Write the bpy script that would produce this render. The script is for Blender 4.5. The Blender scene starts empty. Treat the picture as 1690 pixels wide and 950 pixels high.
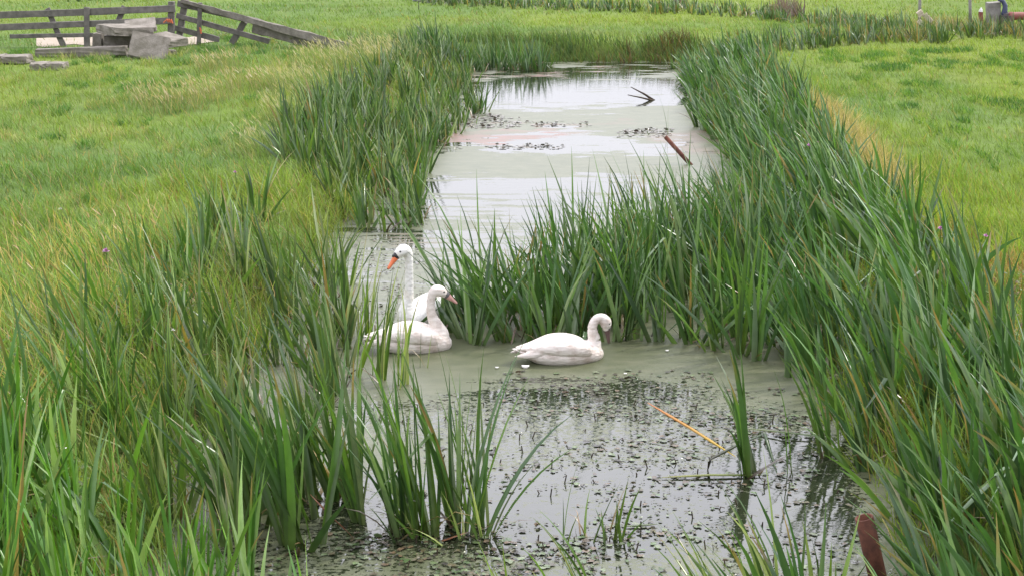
import bpy, bmesh, math, random
import numpy as np
from mathutils import Vector, Matrix

random.seed(7)
rng = np.random.default_rng(11)
scene = bpy.context.scene
COL = scene.collection
R = math.radians

# ------------------------------------------------------------------ camera
CAM_H, F_PX, PITCH = 4.6, 2800.0, R(13.84)
cd = bpy.data.cameras.new("camera"); cam = bpy.data.objects.new("camera", cd); COL.objects.link(cam)
cam.location = (0, 0, CAM_H); cam.rotation_euler = (R(90) - PITCH, 0, 0)
cd.sensor_width = 36; cd.lens = F_PX / 1690 * 36; cd.clip_start = 0.1; cd.clip_end = 3000
scene.camera = cam
cp, sp = math.cos(PITCH), math.sin(PITCH)

def ray(px, py):
    a = (px - 845) / F_PX; b = -(py - 475) / F_PX
    return a, cp + b * sp, -sp + b * cp
def at(px, py, z=0.0):                       # ground point seen at a photo position, height z
    x, y, dz = ray(px, py); t = (z - CAM_H) / dz
    return Vector((x * t, y * t, z))
def PY(px, py, Y):                           # point at distance Y
    x, y, dz = ray(px, py); t = Y / y
    return Vector((x * t, Y, CAM_H + dz * t))
def to_px(x, y, z):
    dx, dy, dz = x, y, z - CAM_H
    depth = dy * cp - dz * sp
    up = dy * sp + dz * cp
    return 845 + F_PX * dx / depth, 475 - F_PX * up / depth

# ------------------------------------------------------------------ helpers
def tag(o, label=None, cat=None, group=None, kind=None):
    if label: o['label'] = label
    if cat: o['category'] = cat
    if group: o['group'] = group
    if kind: o['kind'] = kind
    return o
def empty(name, loc, rz=0.0):
    o = bpy.data.objects.new(name, None); COL.objects.link(o)
    o.location = loc; o.rotation_euler = (0, 0, rz); o.empty_display_size = 0.2
    return o
def link(name, bm, mat, parent=None, smooth=False):
    me = bpy.data.meshes.new(name); bm.to_mesh(me); bm.free()
    if smooth:
        for p in me.polygons: p.use_smooth = True
    me.materials.append(mat)
    o = bpy.data.objects.new(name, me); COL.objects.link(o)
    if parent is not None: o.parent = parent
    return o
def mesh_np(name, V, Q, mat, col=None, smooth=False, parent=None):
    me = bpy.data.meshes.new(name)
    n, m = len(V), len(Q)
    me.vertices.add(n); me.vertices.foreach_set('co', np.ascontiguousarray(V, dtype=np.float32).ravel())
    me.loops.add(m * 4); me.loops.foreach_set('vertex_index', np.ascontiguousarray(Q, dtype=np.int32).ravel())
    me.polygons.add(m)
    me.polygons.foreach_set('loop_start', np.arange(0, m * 4, 4, dtype=np.int32))
    me.polygons.foreach_set('loop_total', np.full(m, 4, dtype=np.int32))
    me.polygons.foreach_set('use_smooth', np.full(m, smooth))
    if col is not None:
        a = me.color_attributes.new('tint', 'FLOAT_COLOR', 'POINT')
        c = np.ones((n, 4), dtype=np.float32); c[:, :3] = col
        a.data.foreach_set('color', c.ravel())
    me.update(calc_edges=True)
    me.materials.append(mat)
    o = bpy.data.objects.new(name, me); COL.objects.link(o)
    if parent is not None: o.parent = parent
    return o

# value noise for placing patches
_tab = rng.random((256, 256))
def vnoise(x, y, s):
    x = np.asarray(x, float) / s + 57.3; y = np.asarray(y, float) / s + 91.7
    xi = np.floor(x).astype(int); yi = np.floor(y).astype(int); fx = x - xi; fy = y - yi
    fx = fx * fx * (3 - 2 * fx); fy = fy * fy * (3 - 2 * fy)
    g = lambda i, j: _tab[i % 256, j % 256]
    return (g(xi, yi) * (1 - fx) + g(xi + 1, yi) * fx) * (1 - fy) + (g(xi, yi + 1) * (1 - fx) + g(xi + 1, yi + 1) * fx) * fy
def fnoise(x, y, s): return 0.55 * vnoise(x, y, s) + 0.3 * vnoise(x + 9, y + 4, s / 2.3) + 0.15 * vnoise(x + 3, y + 8, s / 5)

# ------------------------------------------------------------------ ditch and terrain
YE = 41.7
_yl = np.array([-30, 8, 10.6, 13, 16, 19, 22.2, 26, 30, 34, 38, 41.7, 45])
_xl = np.array([-2.1, -2.1, -2.15, -2.3, -2.2, -2.1, -1.95, -1.6, -1.3, -1.15, -0.95, -0.75, -.7])
_xr = np.array([2.6, 2.6, 2.6, 2.7, 2.7, 2.9, 3.1, 3.4, 3.6, 3.8, 4.0, 4.4, 4.5])
def ditch_d(x, y):                           # >0 inside the water
    wob = (fnoise(x, y, 1.3) - .5) * .35
    l = np.interp(y, _yl, _xl); r = np.interp(y, _yl, _xr)
    return np.minimum(np.minimum(x - l, r - x), YE - y) + wob
def terrain(x, y):
    x = np.asarray(x, float); y = np.asarray(y, float)
    d = ditch_d(x, y)
    t = np.clip((-d + .25) / 1.5, 0, 1); t = t * t * (3 - 2 * t)
    z = -0.3 + 0.7 * t
    far = np.clip((-d - .8) / 2, 0, 1)
    bump = (fnoise(x, y, 2.2) - .5) * .14 + (fnoise(x + 30, y, 6) - .5) * .22
    pad = np.clip(1.6 - np.hypot((x + 10.5) / 6.5, (y - 40) / 4.5), 0, 1)
    bump = bump * (1 - np.clip(pad * 2.2, 0, 1))
    z = z + far * bump * np.clip(1.2 - np.hypot(x, y - 30) / 300, 0, 1)
    return z

def node_mat(name):
    m = bpy.data.materials.new(name); m.use_nodes = True
    nt = m.node_tree; nt.nodes.clear()
    out = nt.nodes.new('ShaderNodeOutputMaterial')
    return m, nt, out
def N(nt, typ, **kw):
    n = nt.nodes.new(typ)
    for k, v in kw.items():
        if k.startswith('_'): setattr(n, k[1:], v)
        else: n.inputs[k.replace('__', ' ')].default_value = v
    return n
def ramp(nt, stops):
    n = nt.nodes.new('ShaderNodeValToRGB'); e = n.color_ramp.elements
    while len(e) < len(stops): e.new(0.5)
    for i, (p, c) in enumerate(stops):
        e[i].position = p; e[i].color = (*c, 1) if len(c) == 3 else c
    return n

def leaf_material(name, rough, spec, trans):
    m, nt, out = node_mat(name)
    at_ = N(nt, 'ShaderNodeAttribute', _attribute_name='tint')
    tc = N(nt, 'ShaderNodeTexCoord')
    no = N(nt, 'ShaderNodeTexNoise', Scale=14.0, Detail=3.0); nt.links.new(tc.outputs['Object'], no.inputs['Vector'])
    mr = N(nt, 'ShaderNodeMapRange'); mr.inputs[3].default_value = .75; mr.inputs[4].default_value = 1.25
    nt.links.new(no.outputs['Fac'], mr.inputs[0])
    mx = N(nt, 'ShaderNodeVectorMath', _operation='SCALE')
    nt.links.new(at_.outputs['Color'], mx.inputs[0]); nt.links.new(mr.outputs[0], mx.inputs['Scale'])
    b = N(nt, 'ShaderNodeBsdfPrincipled', Roughness=rough); b.inputs['Specular IOR Level'].default_value = spec
    nt.links.new(mx.outputs[0], b.inputs['Base Color'])
    tr = N(nt, 'ShaderNodeBsdfTranslucent')
    g = N(nt, 'ShaderNodeVectorMath', _operation='MULTIPLY'); g.inputs[1].default_value = (1.5, 1.6, .7)
    nt.links.new(mx.outputs[0], g.inputs[0]); nt.links.new(g.outputs[0], tr.inputs['Color'])
    ms = N(nt, 'ShaderNodeMixShader', Fac=trans)
    nt.links.new(b.outputs[0], ms.inputs[1]); nt.links.new(tr.outputs[0], ms.inputs[2])
    nt.links.new(ms.outputs[0], out.inputs[0])
    return m
M_REED = leaf_material('reed_leaf', .30, .75, .22)
M_GRASS = leaf_material('grass_leaf', .5, .35, .35)
M_PAD = leaf_material('floating_leaf', .3, .5, .0)

def simple_mat(name, c1, c2, scale=8.0, rough=.8, bump=.3, spec=.3, stretch=(1, 1, 1), metal=0.0, dist=.01, extra=None):
    m, nt, out = node_mat(name)
    tc = N(nt, 'ShaderNodeTexCoord'); mp = N(nt, 'ShaderNodeMapping'); mp.inputs['Scale'].default_value = stretch
    nt.links.new(tc.outputs['Object'], mp.inputs['Vector'])
    no = N(nt, 'ShaderNodeTexNoise', Scale=scale, Detail=8.0, Roughness=.65); nt.links.new(mp.outputs[0], no.inputs['Vector'])
    stops = [(.32, c1), (.68, c2)] + ([(.8, extra)] if extra else [])
    r = ramp(nt, stops); nt.links.new(no.outputs['Fac'], r.inputs[0])
    b = N(nt, 'ShaderNodeBsdfPrincipled', Roughness=rough, Metallic=metal); b.inputs['Specular IOR Level'].default_value = spec
    nt.links.new(r.outputs[0], b.inputs['Base Color'])
    no2 = N(nt, 'ShaderNodeTexNoise', Scale=scale * 6, Detail=6.0); nt.links.new(mp.outputs[0], no2.inputs['Vector'])
    bu = N(nt, 'ShaderNodeBump', Strength=bump, Distance=dist); nt.links.new(no2.outputs['Fac'], bu.inputs['Height'])
    nt.links.new(bu.outputs[0], b.inputs['Normal'])
    nt.links.new(b.outputs[0], out.inputs[0])
    return m

# ground sheet (one sheet to the horizon, finer near the ditch)
def spaced(a, b, step, lim, grow=1.25):
    c = list(np.arange(a, b + 1e-6, step)); s = step; v = c[-1]
    while v < lim: s *= grow; v += s; c.append(v)
    s = step; v = c[0]; lo = []
    while v > -lim: s *= grow; v -= s; lo.append(v)
    return np.array(lo[::-1] + c)
gx = spaced(-9, 9, .16, 900); gy = spaced(6, 44, .2, 1200)
GX, GY = np.meshgrid(gx, gy); GZ = terrain(GX, GY)
nx, ny = len(gx), len(gy)
idx = np.arange(nx * ny).reshape(ny, nx)
GQ = np.stack([idx[:-1, :-1], idx[:-1, 1:], idx[1:, 1:], idx[1:, :-1]], -1).reshape(-1, 4)
def field_color(x, y):
    """meadow colour by place: lush green left, yellower right, drier by the banks"""
    n = fnoise(x, y, 3.0); n2 = fnoise(x + 40, y + 17, .9)
    g1 = np.array([.122, .200, .052]); g2 = np.array([.185, .250, .045]); g3 = np.array([.24, .23, .08])
    t = np.clip((n - .3) * 2.2 + np.where(x > 0, .25, -.05), 0, 1)[:, None]
    c = g1 * (1 - t) + g2 * t
    d = np.clip((n2 - .55) * 3, 0, 1)[:, None] * .35
    return c * (1 - d) + g3 * d
m, nt, out = node_mat('meadow_ground')
a = N(nt, 'ShaderNodeAttribute', _attribute_name='tint')
tc = N(nt, 'ShaderNodeTexCoord'); no = N(nt, 'ShaderNodeTexNoise', Scale=3.0, Detail=10.0, Roughness=.7)
nt.links.new(tc.outputs['Object'], no.inputs['Vector'])
mr = N(nt, 'ShaderNodeMapRange'); mr.inputs[3].default_value = .5; mr.inputs[4].default_value = 1.3
nt.links.new(no.outputs['Fac'], mr.inputs[0])
mx = N(nt, 'ShaderNodeVectorMath', _operation='SCALE'); nt.links.new(a.outputs['Color'], mx.inputs[0]); nt.links.new(mr.outputs[0], mx.inputs['Scale'])
b = N(nt, 'ShaderNodeBsdfPrincipled', Roughness=.95); b.inputs['Specular IOR Level'].default_value = .1
nt.links.new(mx.outputs[0], b.inputs['Base Color']); nt.links.new(b.outputs[0], out.inputs[0])
bu = N(nt, 'ShaderNodeBump', Strength=.6, Distance=.05); nt.links.new(no.outputs['Fac'], bu.inputs['Height']); nt.links.new(bu.outputs[0], b.inputs['Normal'])
M_GROUND = m
fc = field_color(GX.ravel(), GY.ravel())
dd = ditch_d(GX.ravel(), GY.ravel())
mud = np.array([.045, .04, .022]); w = np.clip((dd + 1.0) / 1.0, 0, 1)[:, None]
fc = fc * .8 * (1 - w) + mud * w
ground = mesh_np('ground', np.stack([GX.ravel(), GY.ravel(), GZ.ravel()], -1), GQ, M_GROUND, fc, smooth=True)
tag(ground, 'green meadow ground on both sides of the ditch', 'ground', kind='structure')

# ------------------------------------------------------------------ water
wx = np.arange(-3.4, 6.4, .07); wy = np.arange(-20, 43, .09)
WX, WY = np.meshgrid(wx, wy); x = WX.ravel(); y = WY.ravel()
yy = np.maximum(y, 6); U, Vv = to_px(x, yy, 0 * x)
cov = np.full(len(x), .97)
U = U + (fnoise(x, y, .9) - .5) * 160; Vv = Vv + (fnoise(x + 5, y * 1.5, 1.1) - .5) * 34 + (fnoise(x * .6 + 50, y * 3, .5) - .5) * 16
opens = [(935, 150, 190, 34, .80), (960, 112, 260, 9, .62), (980, 238, 170, 14, .76), (860, 217, 90, 5, .6), (760, 240, 130, 5, .5),
         (900, 313, 260, 20, .74), (860, 350, 260, 20, .60), (850, 400, 300, 30, .5), (640, 440, 90, 60, .3),
         (960, 648, 200, 28, .62), (820, 690, 330, 40, .46), (1060, 730, 330, 70, .52), (980, 840, 330, 90, .68), (1280, 830, 160, 120, .75),
         (640, 830, 160, 60, .6), (640, 910, 300, 60, .42), (700, 560, 60, 12, .25), (1000, 1100, 900, 150, .7)]
for (uc, vc, ru, rv, s) in opens:
    q = np.clip(1.35 - np.sqrt(((U - uc) / ru) ** 2 + ((Vv - vc) / rv) ** 2), 0, 1); q = np.clip(q * 1.8, 0, 1)
    cov = np.minimum(cov, .97 - s * q)
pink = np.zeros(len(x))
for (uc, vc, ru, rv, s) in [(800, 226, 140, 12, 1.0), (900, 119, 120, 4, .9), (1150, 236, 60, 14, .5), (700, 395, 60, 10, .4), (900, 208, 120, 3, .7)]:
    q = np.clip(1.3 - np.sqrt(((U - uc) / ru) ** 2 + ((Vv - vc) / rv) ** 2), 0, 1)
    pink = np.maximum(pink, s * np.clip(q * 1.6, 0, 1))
speck = np.clip((Vv - 600) / 60, 0, 1)       # coarse, broken weed in the near water
nxw, nyw = len(wx), len(wy); idx = np.arange(nxw * nyw).reshape(nyw, nxw)
WQ = np.stack([idx[:-1, :-1], idx[:-1, 1:], idx[1:, 1:], idx[1:, :-1]], -1).reshape(-1, 4)
m, nt, out = node_mat('pond_water')
L = nt.links.new
a = N(nt, 'ShaderNodeAttribute', _attribute_name='tint'); sep = N(nt, 'ShaderNodeSeparateColor'); L(a.outputs['Color'], sep.inputs[0])
tc = N(nt, 'ShaderNodeTexCoord')
def noise(scale, vec, detail=6.0, rough=.6):
    mp = N(nt, 'ShaderNodeMapping'); mp.inputs['Scale'].default_value = vec; L(tc.outputs['Object'], mp.inputs['Vector'])
    n = N(nt, 'ShaderNodeTexNoise', Scale=scale, Detail=detail, Roughness=rough); L(mp.outputs[0], n.inputs['Vector']); return n
def math_(op, a_, b_=None, clamp=False):
    n = N(nt, 'ShaderNodeMath', _operation=op, _use_clamp=clamp)
    for i, v in enumerate((a_, b_)):
        if v is None: continue
        if isinstance(v, (int, float)): n.inputs[i].default_value = v
        else: L(v, n.inputs[i])
    return n.outputs[0]
n1 = noise(1.0, (.75, 4.2, 1), 10.0, .62); n2 = noise(16.0, (1, 1.3, 1), 8.0, .7)
s1 = math_('MULTIPLY', math_('SUBTRACT', n1.outputs['Fac'], .5), 3.4)
s2 = math_('MULTIPLY', math_('SUBTRACT', n2.outputs['Fac'], .5), 3.2)
wgt = math_('ADD', math_('MULTIPLY', sep.outputs['Blue'], .62), .22)
nn = math_('ADD', math_('MULTIPLY', s1, math_('SUBTRACT', 1.0, wgt)), math_('MULTIPLY', s2, wgt))
nn = math_('ADD', nn, .5)
dif = math_('SUBTRACT', sep.outputs['Red'], nn)
mask = math_('ADD', math_('MULTIPLY', dif, 14.0), .5, True)
# duckweed
n3 = noise(3.0, (1, 2, 1), 8.0); n4 = noise(140.0, (1, 1, 1), 3.0)
r = ramp(nt, [(.3, (.070, .083, .039)), (.5, (.093, .105, .053)), (.7, (.125, .13, .076))]); L(n3.outputs['Fac'], r.inputs[0])
r4 = ramp(nt, [(.35, (.55, .55, .55)), (.6, (1.15, 1.15, 1.15))]); L(n4.outputs['Fac'], r4.inputs[0])
mu = N(nt, 'ShaderNodeVectorMath', _operation='MULTIPLY'); L(r.outputs[0], mu.inputs[0]); L(r4.outputs[0], mu.inputs[1])
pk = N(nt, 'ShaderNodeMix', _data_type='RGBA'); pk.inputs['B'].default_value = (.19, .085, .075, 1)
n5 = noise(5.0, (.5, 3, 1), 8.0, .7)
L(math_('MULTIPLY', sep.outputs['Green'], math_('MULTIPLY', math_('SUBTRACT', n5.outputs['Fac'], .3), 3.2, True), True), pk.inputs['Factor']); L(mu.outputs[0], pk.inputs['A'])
dk = N(nt, 'ShaderNodeBsdfPrincipled', Roughness=.45); dk.inputs['Specular IOR Level'].default_value = .6
L(pk.outputs['Result'], dk.inputs['Base Color'])
b1 = N(nt, 'ShaderNodeBump', Strength=.35, Distance=.004); L(n4.outputs['Fac'], b1.inputs['Height']); L(b1.outputs[0], dk.inputs['Normal'])
wa = N(nt, 'ShaderNodeBsdfPrincipled', Roughness=.05, IOR=1.5); wa.inputs['Base Color'].default_value = (.018, .022, .012, 1)
wa.inputs['Specular IOR Level'].default_value = .5
n6 = noise(5.0, (1, 1.7, 1), 3.0, .5)
b2 = N(nt, 'ShaderNodeBump', Strength=.10, Distance=.02); L(n6.outputs['Fac'], b2.inputs['Height']); L(b2.outputs[0], wa.inputs['Normal'])
ms = N(nt, 'ShaderNodeMixShader'); L(mask, ms.inputs[0]); L(wa.outputs[0], ms.inputs[1]); L(dk.outputs[0], ms.inputs[2])
L(ms.outputs[0], out.inputs[0])
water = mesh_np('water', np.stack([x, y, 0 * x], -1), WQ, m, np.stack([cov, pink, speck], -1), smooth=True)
tag(water, 'still ditch water with a skin of duckweed and pale open patches', 'water', kind='structure')

# ------------------------------------------------------------------ blades
class Blades:
    def __init__(s): s.parts = []
    def add(s, base, L_, w0, t0, bend, psi, twist, col_lo, col_hi, K=7, fold=.25, droop=None, kink=None, base_dark=0.0, power=1.5, lo_end=.25, tip=None):
        n = len(L_)
        if n == 0: return
        ss = np.linspace(0, 1, K + 1)
        P = np.array(base, float); ds = (L_ / K)[:, None]
        rows = []
        cols = []
        three = fold is not None
        for i, q in enumerate(ss):
            txy = t0 + bend * q ** power
            tz = 1 - (droop * q ** 3 if droop is not None else 0) * np.ones(n)
            if kink is not None:
                on = (q > kink)
                dirn = txy / (np.linalg.norm(txy, axis=1, keepdims=True) + 1e-6)
                txy = np.where(on[:, None], dirn * 1.0, txy); tz = np.where(on, -.9, tz)
            T = np.concatenate([txy, tz[:, None]], 1); T /= np.linalg.norm(T, axis=1, keepdims=True)
            if i > 0: P = P + T * ds
            ps = psi + twist * q
            r_ = np.stack([np.cos(ps), np.sin(ps), 0 * ps], 1)
            W = r_ - (r_ * T).sum(1, keepdims=True) * T; W /= np.linalg.norm(W, axis=1, keepdims=True) + 1e-6
            Nn = np.cross(T, W)
            ww = (w0 * .5 * min(1, .72 + 1.1 * q) * max(.04, (1 - q ** 2.3)))[:, None]
            if three: rows.append(np.stack([P - W * ww, P + Nn * ww * fold * 2, P + W * ww], 1))
            else: rows.append(np.stack([P - W * ww, P + W * ww], 1))
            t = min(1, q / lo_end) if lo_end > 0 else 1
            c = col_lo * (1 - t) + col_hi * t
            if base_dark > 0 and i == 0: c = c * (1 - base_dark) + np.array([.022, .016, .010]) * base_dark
            if tip is not None and q > .8: c = c * (1 - tip[:, None]) + np.array([.26, .17, .07]) * tip[:, None]
            cols.append(np.repeat(c[:, None, :], 3 if three else 2, 1))
        A = np.stack(rows, 1)                    # n, K+1, m, 3
        Cc = np.stack(cols, 1)
        m_ = A.shape[2]
        nv = (K + 1) * m_
        local = []
        for i in range(K):
            for j in range(m_ - 1):
                o0 = i * m_ + j
                local.append([o0, o0 + 1, o0 + m_ + 1, o0 + m_])
        local = np.array(local)
        Q = (np.arange(n)[:, None, None] * nv + local[None]).reshape(-1, 4)
        s.parts.append((A.reshape(-1, 3), Q, Cc.reshape(-1, 3)))
    def build(s, name, mat, smooth=True, origin=None, parent=None):
        off = 0; V = []; Q = []; C = []
        for (v, q, c) in s.parts:
            V.append(v); Q.append(q + off); C.append(c); off += len(v)
        V = np.concatenate(V); Q = np.concatenate(Q); C = np.concatenate(C)
        if origin is not None: V = V - np.array(origin)
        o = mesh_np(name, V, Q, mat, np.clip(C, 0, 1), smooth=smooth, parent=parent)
        if origin is not None: o.location = origin
        return o

GREENS = np.array([[.056, .112, .028], [.084, .155, .028], [.046, .088, .030], [.110, .180, .032], [.072, .125, .042], [.15, .20, .09], [.23, .27, .15], [.06, .12, .028]])
def reeds(B, cx, cy, nb=(4, 8), L0=1.15, lean=(-.15, 0), spread=.3, width=.030, base_z=None, tint=(1, 1, 1), dry=.014, bend=.25, rbase=.06, kinks=.02, K=7, inwater=None):
    """shoots at cx, cy: each a fan of sword leaves"""
    cx = np.asarray(cx, float); cy = np.asarray(cy, float); n = len(cx)
    cnt = rng.integers(nb[0], nb[1] + 1, n); I = np.repeat(np.arange(n), cnt); N_ = len(I)
    fan_az = rng.uniform(0, math.pi, n)[I]
    slean = (np.array(lean)[None, :] + rng.normal(0, .12, (n, 2)))[I]
    f = rng.normal(0, spread, N_)
    t0 = slean * .55 + np.stack([np.cos(fan_az) * f, np.sin(fan_az) * f], 1)
    L0 = L0 * np.interp(cy, [24, 38], [1, .72])[I]
    hz = (rng.uniform(.75, 1.2, n)[I]) * rng.uniform(.55, 1.12, N_)
    L_ = L0 * hz * (1 - .15 * np.abs(f) / max(spread, .01) * .5)
    L_ = np.maximum(L_, .2)
    bd = slean * .9 + np.stack([np.cos(fan_az) * f, np.sin(fan_az) * f], 1) * .6 + rng.normal(0, bend * .5, (N_, 2))
    bx = cx[I] + np.cos(fan_az) * f * rbase * 1.5 + rng.normal(0, rbase * .4, N_)
    by = cy[I] + np.sin(fan_az) * f * rbase * 1.5 + rng.normal(0, rbase * .4, N_)
    bz = np.maximum(terrain(bx, by), -.12) - .02
    w_ = width * rng.uniform(.6, 1.15, N_)
    psi = fan_az + rng.normal(0, .7, N_)
    g = GREENS[rng.integers(0, len(GREENS), N_)] * rng.uniform(.6, 1.4, (N_, 1)) * np.array(tint)
    dr = rng.random(N_) < dry
    g[dr] = np.array([.30, .22, .07]) * rng.uniform(.5, 1.2, (dr.sum(), 1))
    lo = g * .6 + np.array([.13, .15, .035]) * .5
    kink = np.where(rng.random(N_) < kinks, rng.uniform(.45, .8, N_), 9)
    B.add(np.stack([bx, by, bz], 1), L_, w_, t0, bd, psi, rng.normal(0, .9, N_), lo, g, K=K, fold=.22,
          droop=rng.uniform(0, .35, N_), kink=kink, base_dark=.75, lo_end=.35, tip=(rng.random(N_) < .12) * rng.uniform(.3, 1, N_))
    nd = int(n * 1.1); j = rng.integers(0, n, nd); az = rng.uniform(0, 6.28, nd)
    dx = cx[j] + rng.normal(0, .07, nd); dy = cy[j] + rng.normal(0, .07, nd); tt = rng.uniform(.3, 1.6, nd)[:, None]
    dc = np.array([[.20, .13, .06], [.12, .07, .04], [.07, .05, .03], [.26, .20, .10]])[rng.integers(0, 4, nd)] * rng.uniform(.6, 1.2, (nd, 1))
    B.add(np.stack([dx, dy, np.maximum(terrain(dx, dy), -.02)], 1), rng.uniform(.12, .5, nd), width * rng.uniform(.4, .8, nd), np.stack([np.cos(az), np.sin(az)], 1) * tt, np.stack([np.cos(az), np.sin(az)], 1) * tt, az + 1.57, rng.normal(0, .5, nd), dc, dc, K=3, fold=.15, droop=rng.uniform(0, 1.5, nd), base_dark=.5)

def in_poly(px, py, poly):
    px = np.asarray(px); py = np.asarray(py); ins = np.zeros(len(px), bool)
    n = len(poly); j = n - 1
    for i in range(n):
        xi, yi = poly[i]; xj, yj = poly[j]
        c = ((yi > py) != (yj > py)) & (px < (xj - xi) * (py - yi) / (yj - yi + 1e-12) + xi)
        ins ^= c; j = i
    return ins
def area_pts(poly_px, dens, z=.1, jitter=None):
    w_ = [tuple(at(u, v, z)[:2]) for (u, v) in poly_px]
    a_ = np.array(w_); lo = a_.min(0); hi = a_.max(0)
    n = int((hi[0] - lo[0]) * (hi[1] - lo[1]) * dens)
    x = rng.uniform(lo[0], hi[0], n); y = rng.uniform(lo[1], hi[1], n)
    k = in_poly(x, y, w_)
    return x[k], y[k]

def bed(name, label, poly, dens, cat='reeds', mat=None, z=.1, clump=.5, **kw):
    global rng
    rng = np.random.default_rng(sum(map(ord, label)))
    x, y = area_pts(poly, dens, z)
    k = vnoise(x, y, .55) > (clump * rng.uniform(.5, 1, len(x)) if clump else -1)
    x, y = x[k], y[k]
    k = ~((np.abs(x - .212 * y - .22) < .36) & (y > 7) & (y < 10.8)); x, y = x[k], y[k]
    B = Blades(); reeds(B, x, y, **kw)
    o = B.build(name, mat or M_REED); tag(o, label, cat, kind='stuff'); return o

# left bank, far half
bed('reeds', 'dense reed bed on the left bank beyond the swans', [(715, 106), (770, 106), (803, 172), (745, 215), (705, 262), (700, 366), (610, 372), (530, 340), (460, 310), (470, 250), (560, 190), (660, 130)],
    15, L0=.98, lean=(-.10, 0), spread=.26, width=.046, clump=.35, tint=(.95, 1, 1.05))
# left bank, near half
bed('reeds', 'tall reed bed on the left bank beside the swans', [(420, 475), (560, 440), (590, 480), (585, 520), (570, 600), (540, 700), (545, 780), (470, 850), (360, 905), (230, 905), (260, 760), (310, 620), (380, 490)],
    13, L0=1.12, lean=(-.16, 0), spread=.24, width=.048, clump=.4)
bed('reeds', 'reeds in the shallow water at the front left of the ditch', [(380, 800), (560, 780), (700, 800), (790, 830), (790, 885), (640, 895), (400, 885)],
    14, L0=1.5, lean=(-.20, 0), spread=.2, width=.058, clump=.25, tint=(.8, .95, .9), nb=(5, 9))
bed('reeds', 'bright green reeds at the bottom left corner', [(-60, 800), (120, 850), (420, 925), (470, 1010), (540, 1250), (-100, 1250)],
    17, L0=1.2, lean=(-.05, 0), spread=.26, width=.052, clump=.45, tint=(1.0, 1.3, .8))
bed('reeds', 'thin scattered reeds among grass on the left bank', [(110, 640), (220, 560), (330, 460), (470, 350), (350, 520), (300, 640), (250, 760), (200, 930), (-60, 950), (-60, 820)],
    9, L0=.95, lean=(-.1, 0), spread=.24, width=.044, clump=.25, tint=(.95, 1.1, .9))
# middle spit
bed('reeds', 'reed stand crossing the middle of the ditch behind the cygnets', [(745, 520), (770, 556), (880, 562), (1000, 548), (1165, 556), (1215, 590), (1260, 520), (1240, 395), (1090, 400), (900, 465)],
    19, L0=1.5, lean=(-.14, 0), spread=.30, width=.05, clump=.25, tint=(.8, .95, 1.0))
# right bank
bed('reeds', 'wind bent reed bed along the far right bank', [(1128, 106), (1250, 106), (1300, 180), (1350, 250), (1400, 330), (1480, 420), (1240, 440), (1150, 400), (1235, 300), (1195, 238), (1150, 200), (1140, 150)],
    17, L0=1.08, lean=(-.32, 0), spread=.27, width=.054, clump=.3, tint=(.86, 1.03, 1.15), kinks=.025)
bed('reeds', 'wind bent reed bed along the near right bank', [(1240, 440), (1500, 420), (1610, 560), (1700, 700), (1800, 900), (1560, 930), (1450, 880), (1420, 760), (1390, 660), (1270, 600), (1215, 560)],
    13, L0=1.2, lean=(-.30, 0), spread=.27, width=.060, clump=.25, tint=(.86, 1.03, 1.15), kinks=.025)
bed('reeds', 'large foreground reeds at the bottom right corner', [(1330, 960), (1480, 930), (1850, 880), (2000, 1350), (1250, 1350)],
    16, L0=1.3, lean=(-.32, 0), spread=.27, width=.060, clump=.25, tint=(.85, 1.03, 1.1))
bed('reeds', 'leaning foreground reeds at the bottom edge left of the rusty pipe', [(1120, 990), (1400, 965), (1440, 1200), (1100, 1250)],
    15, L0=1.05, lean=(-.40, 0), spread=.25, width=.036, clump=.3, tint=(1.15, 1.15, .9))
# far beds
bed('reeds', 'dark reeds at the far left corner of the pond', [(690, 100), (760, 92), (905, 96), (905, 104), (800, 105), (690, 112)],
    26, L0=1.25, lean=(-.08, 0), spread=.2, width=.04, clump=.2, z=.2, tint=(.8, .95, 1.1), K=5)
bed('reeds', 'low reeds in front of the fallen fence end', [(560, 82), (700, 78), (720, 100), (600, 100)],
    16, L0=.75, lean=(-.06, 0), spread=.2, width=.026, clump=.4, z=.3, K=5)
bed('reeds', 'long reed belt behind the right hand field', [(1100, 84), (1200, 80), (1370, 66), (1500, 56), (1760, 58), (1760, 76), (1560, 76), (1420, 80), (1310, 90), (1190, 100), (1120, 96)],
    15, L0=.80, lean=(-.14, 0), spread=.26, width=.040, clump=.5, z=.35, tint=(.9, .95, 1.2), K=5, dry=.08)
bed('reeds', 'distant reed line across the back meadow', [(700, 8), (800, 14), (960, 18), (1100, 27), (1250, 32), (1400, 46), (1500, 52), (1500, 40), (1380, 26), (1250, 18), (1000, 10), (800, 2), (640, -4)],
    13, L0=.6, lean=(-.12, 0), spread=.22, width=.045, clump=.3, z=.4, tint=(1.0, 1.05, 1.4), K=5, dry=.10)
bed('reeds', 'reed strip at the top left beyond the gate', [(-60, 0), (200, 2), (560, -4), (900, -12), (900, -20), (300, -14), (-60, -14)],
    6, L0=.5, lean=(-.05, 0), spread=.2, width=.045, clump=.4, z=.4, tint=(1.0, 1.05, 1.3), K=5)

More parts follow.
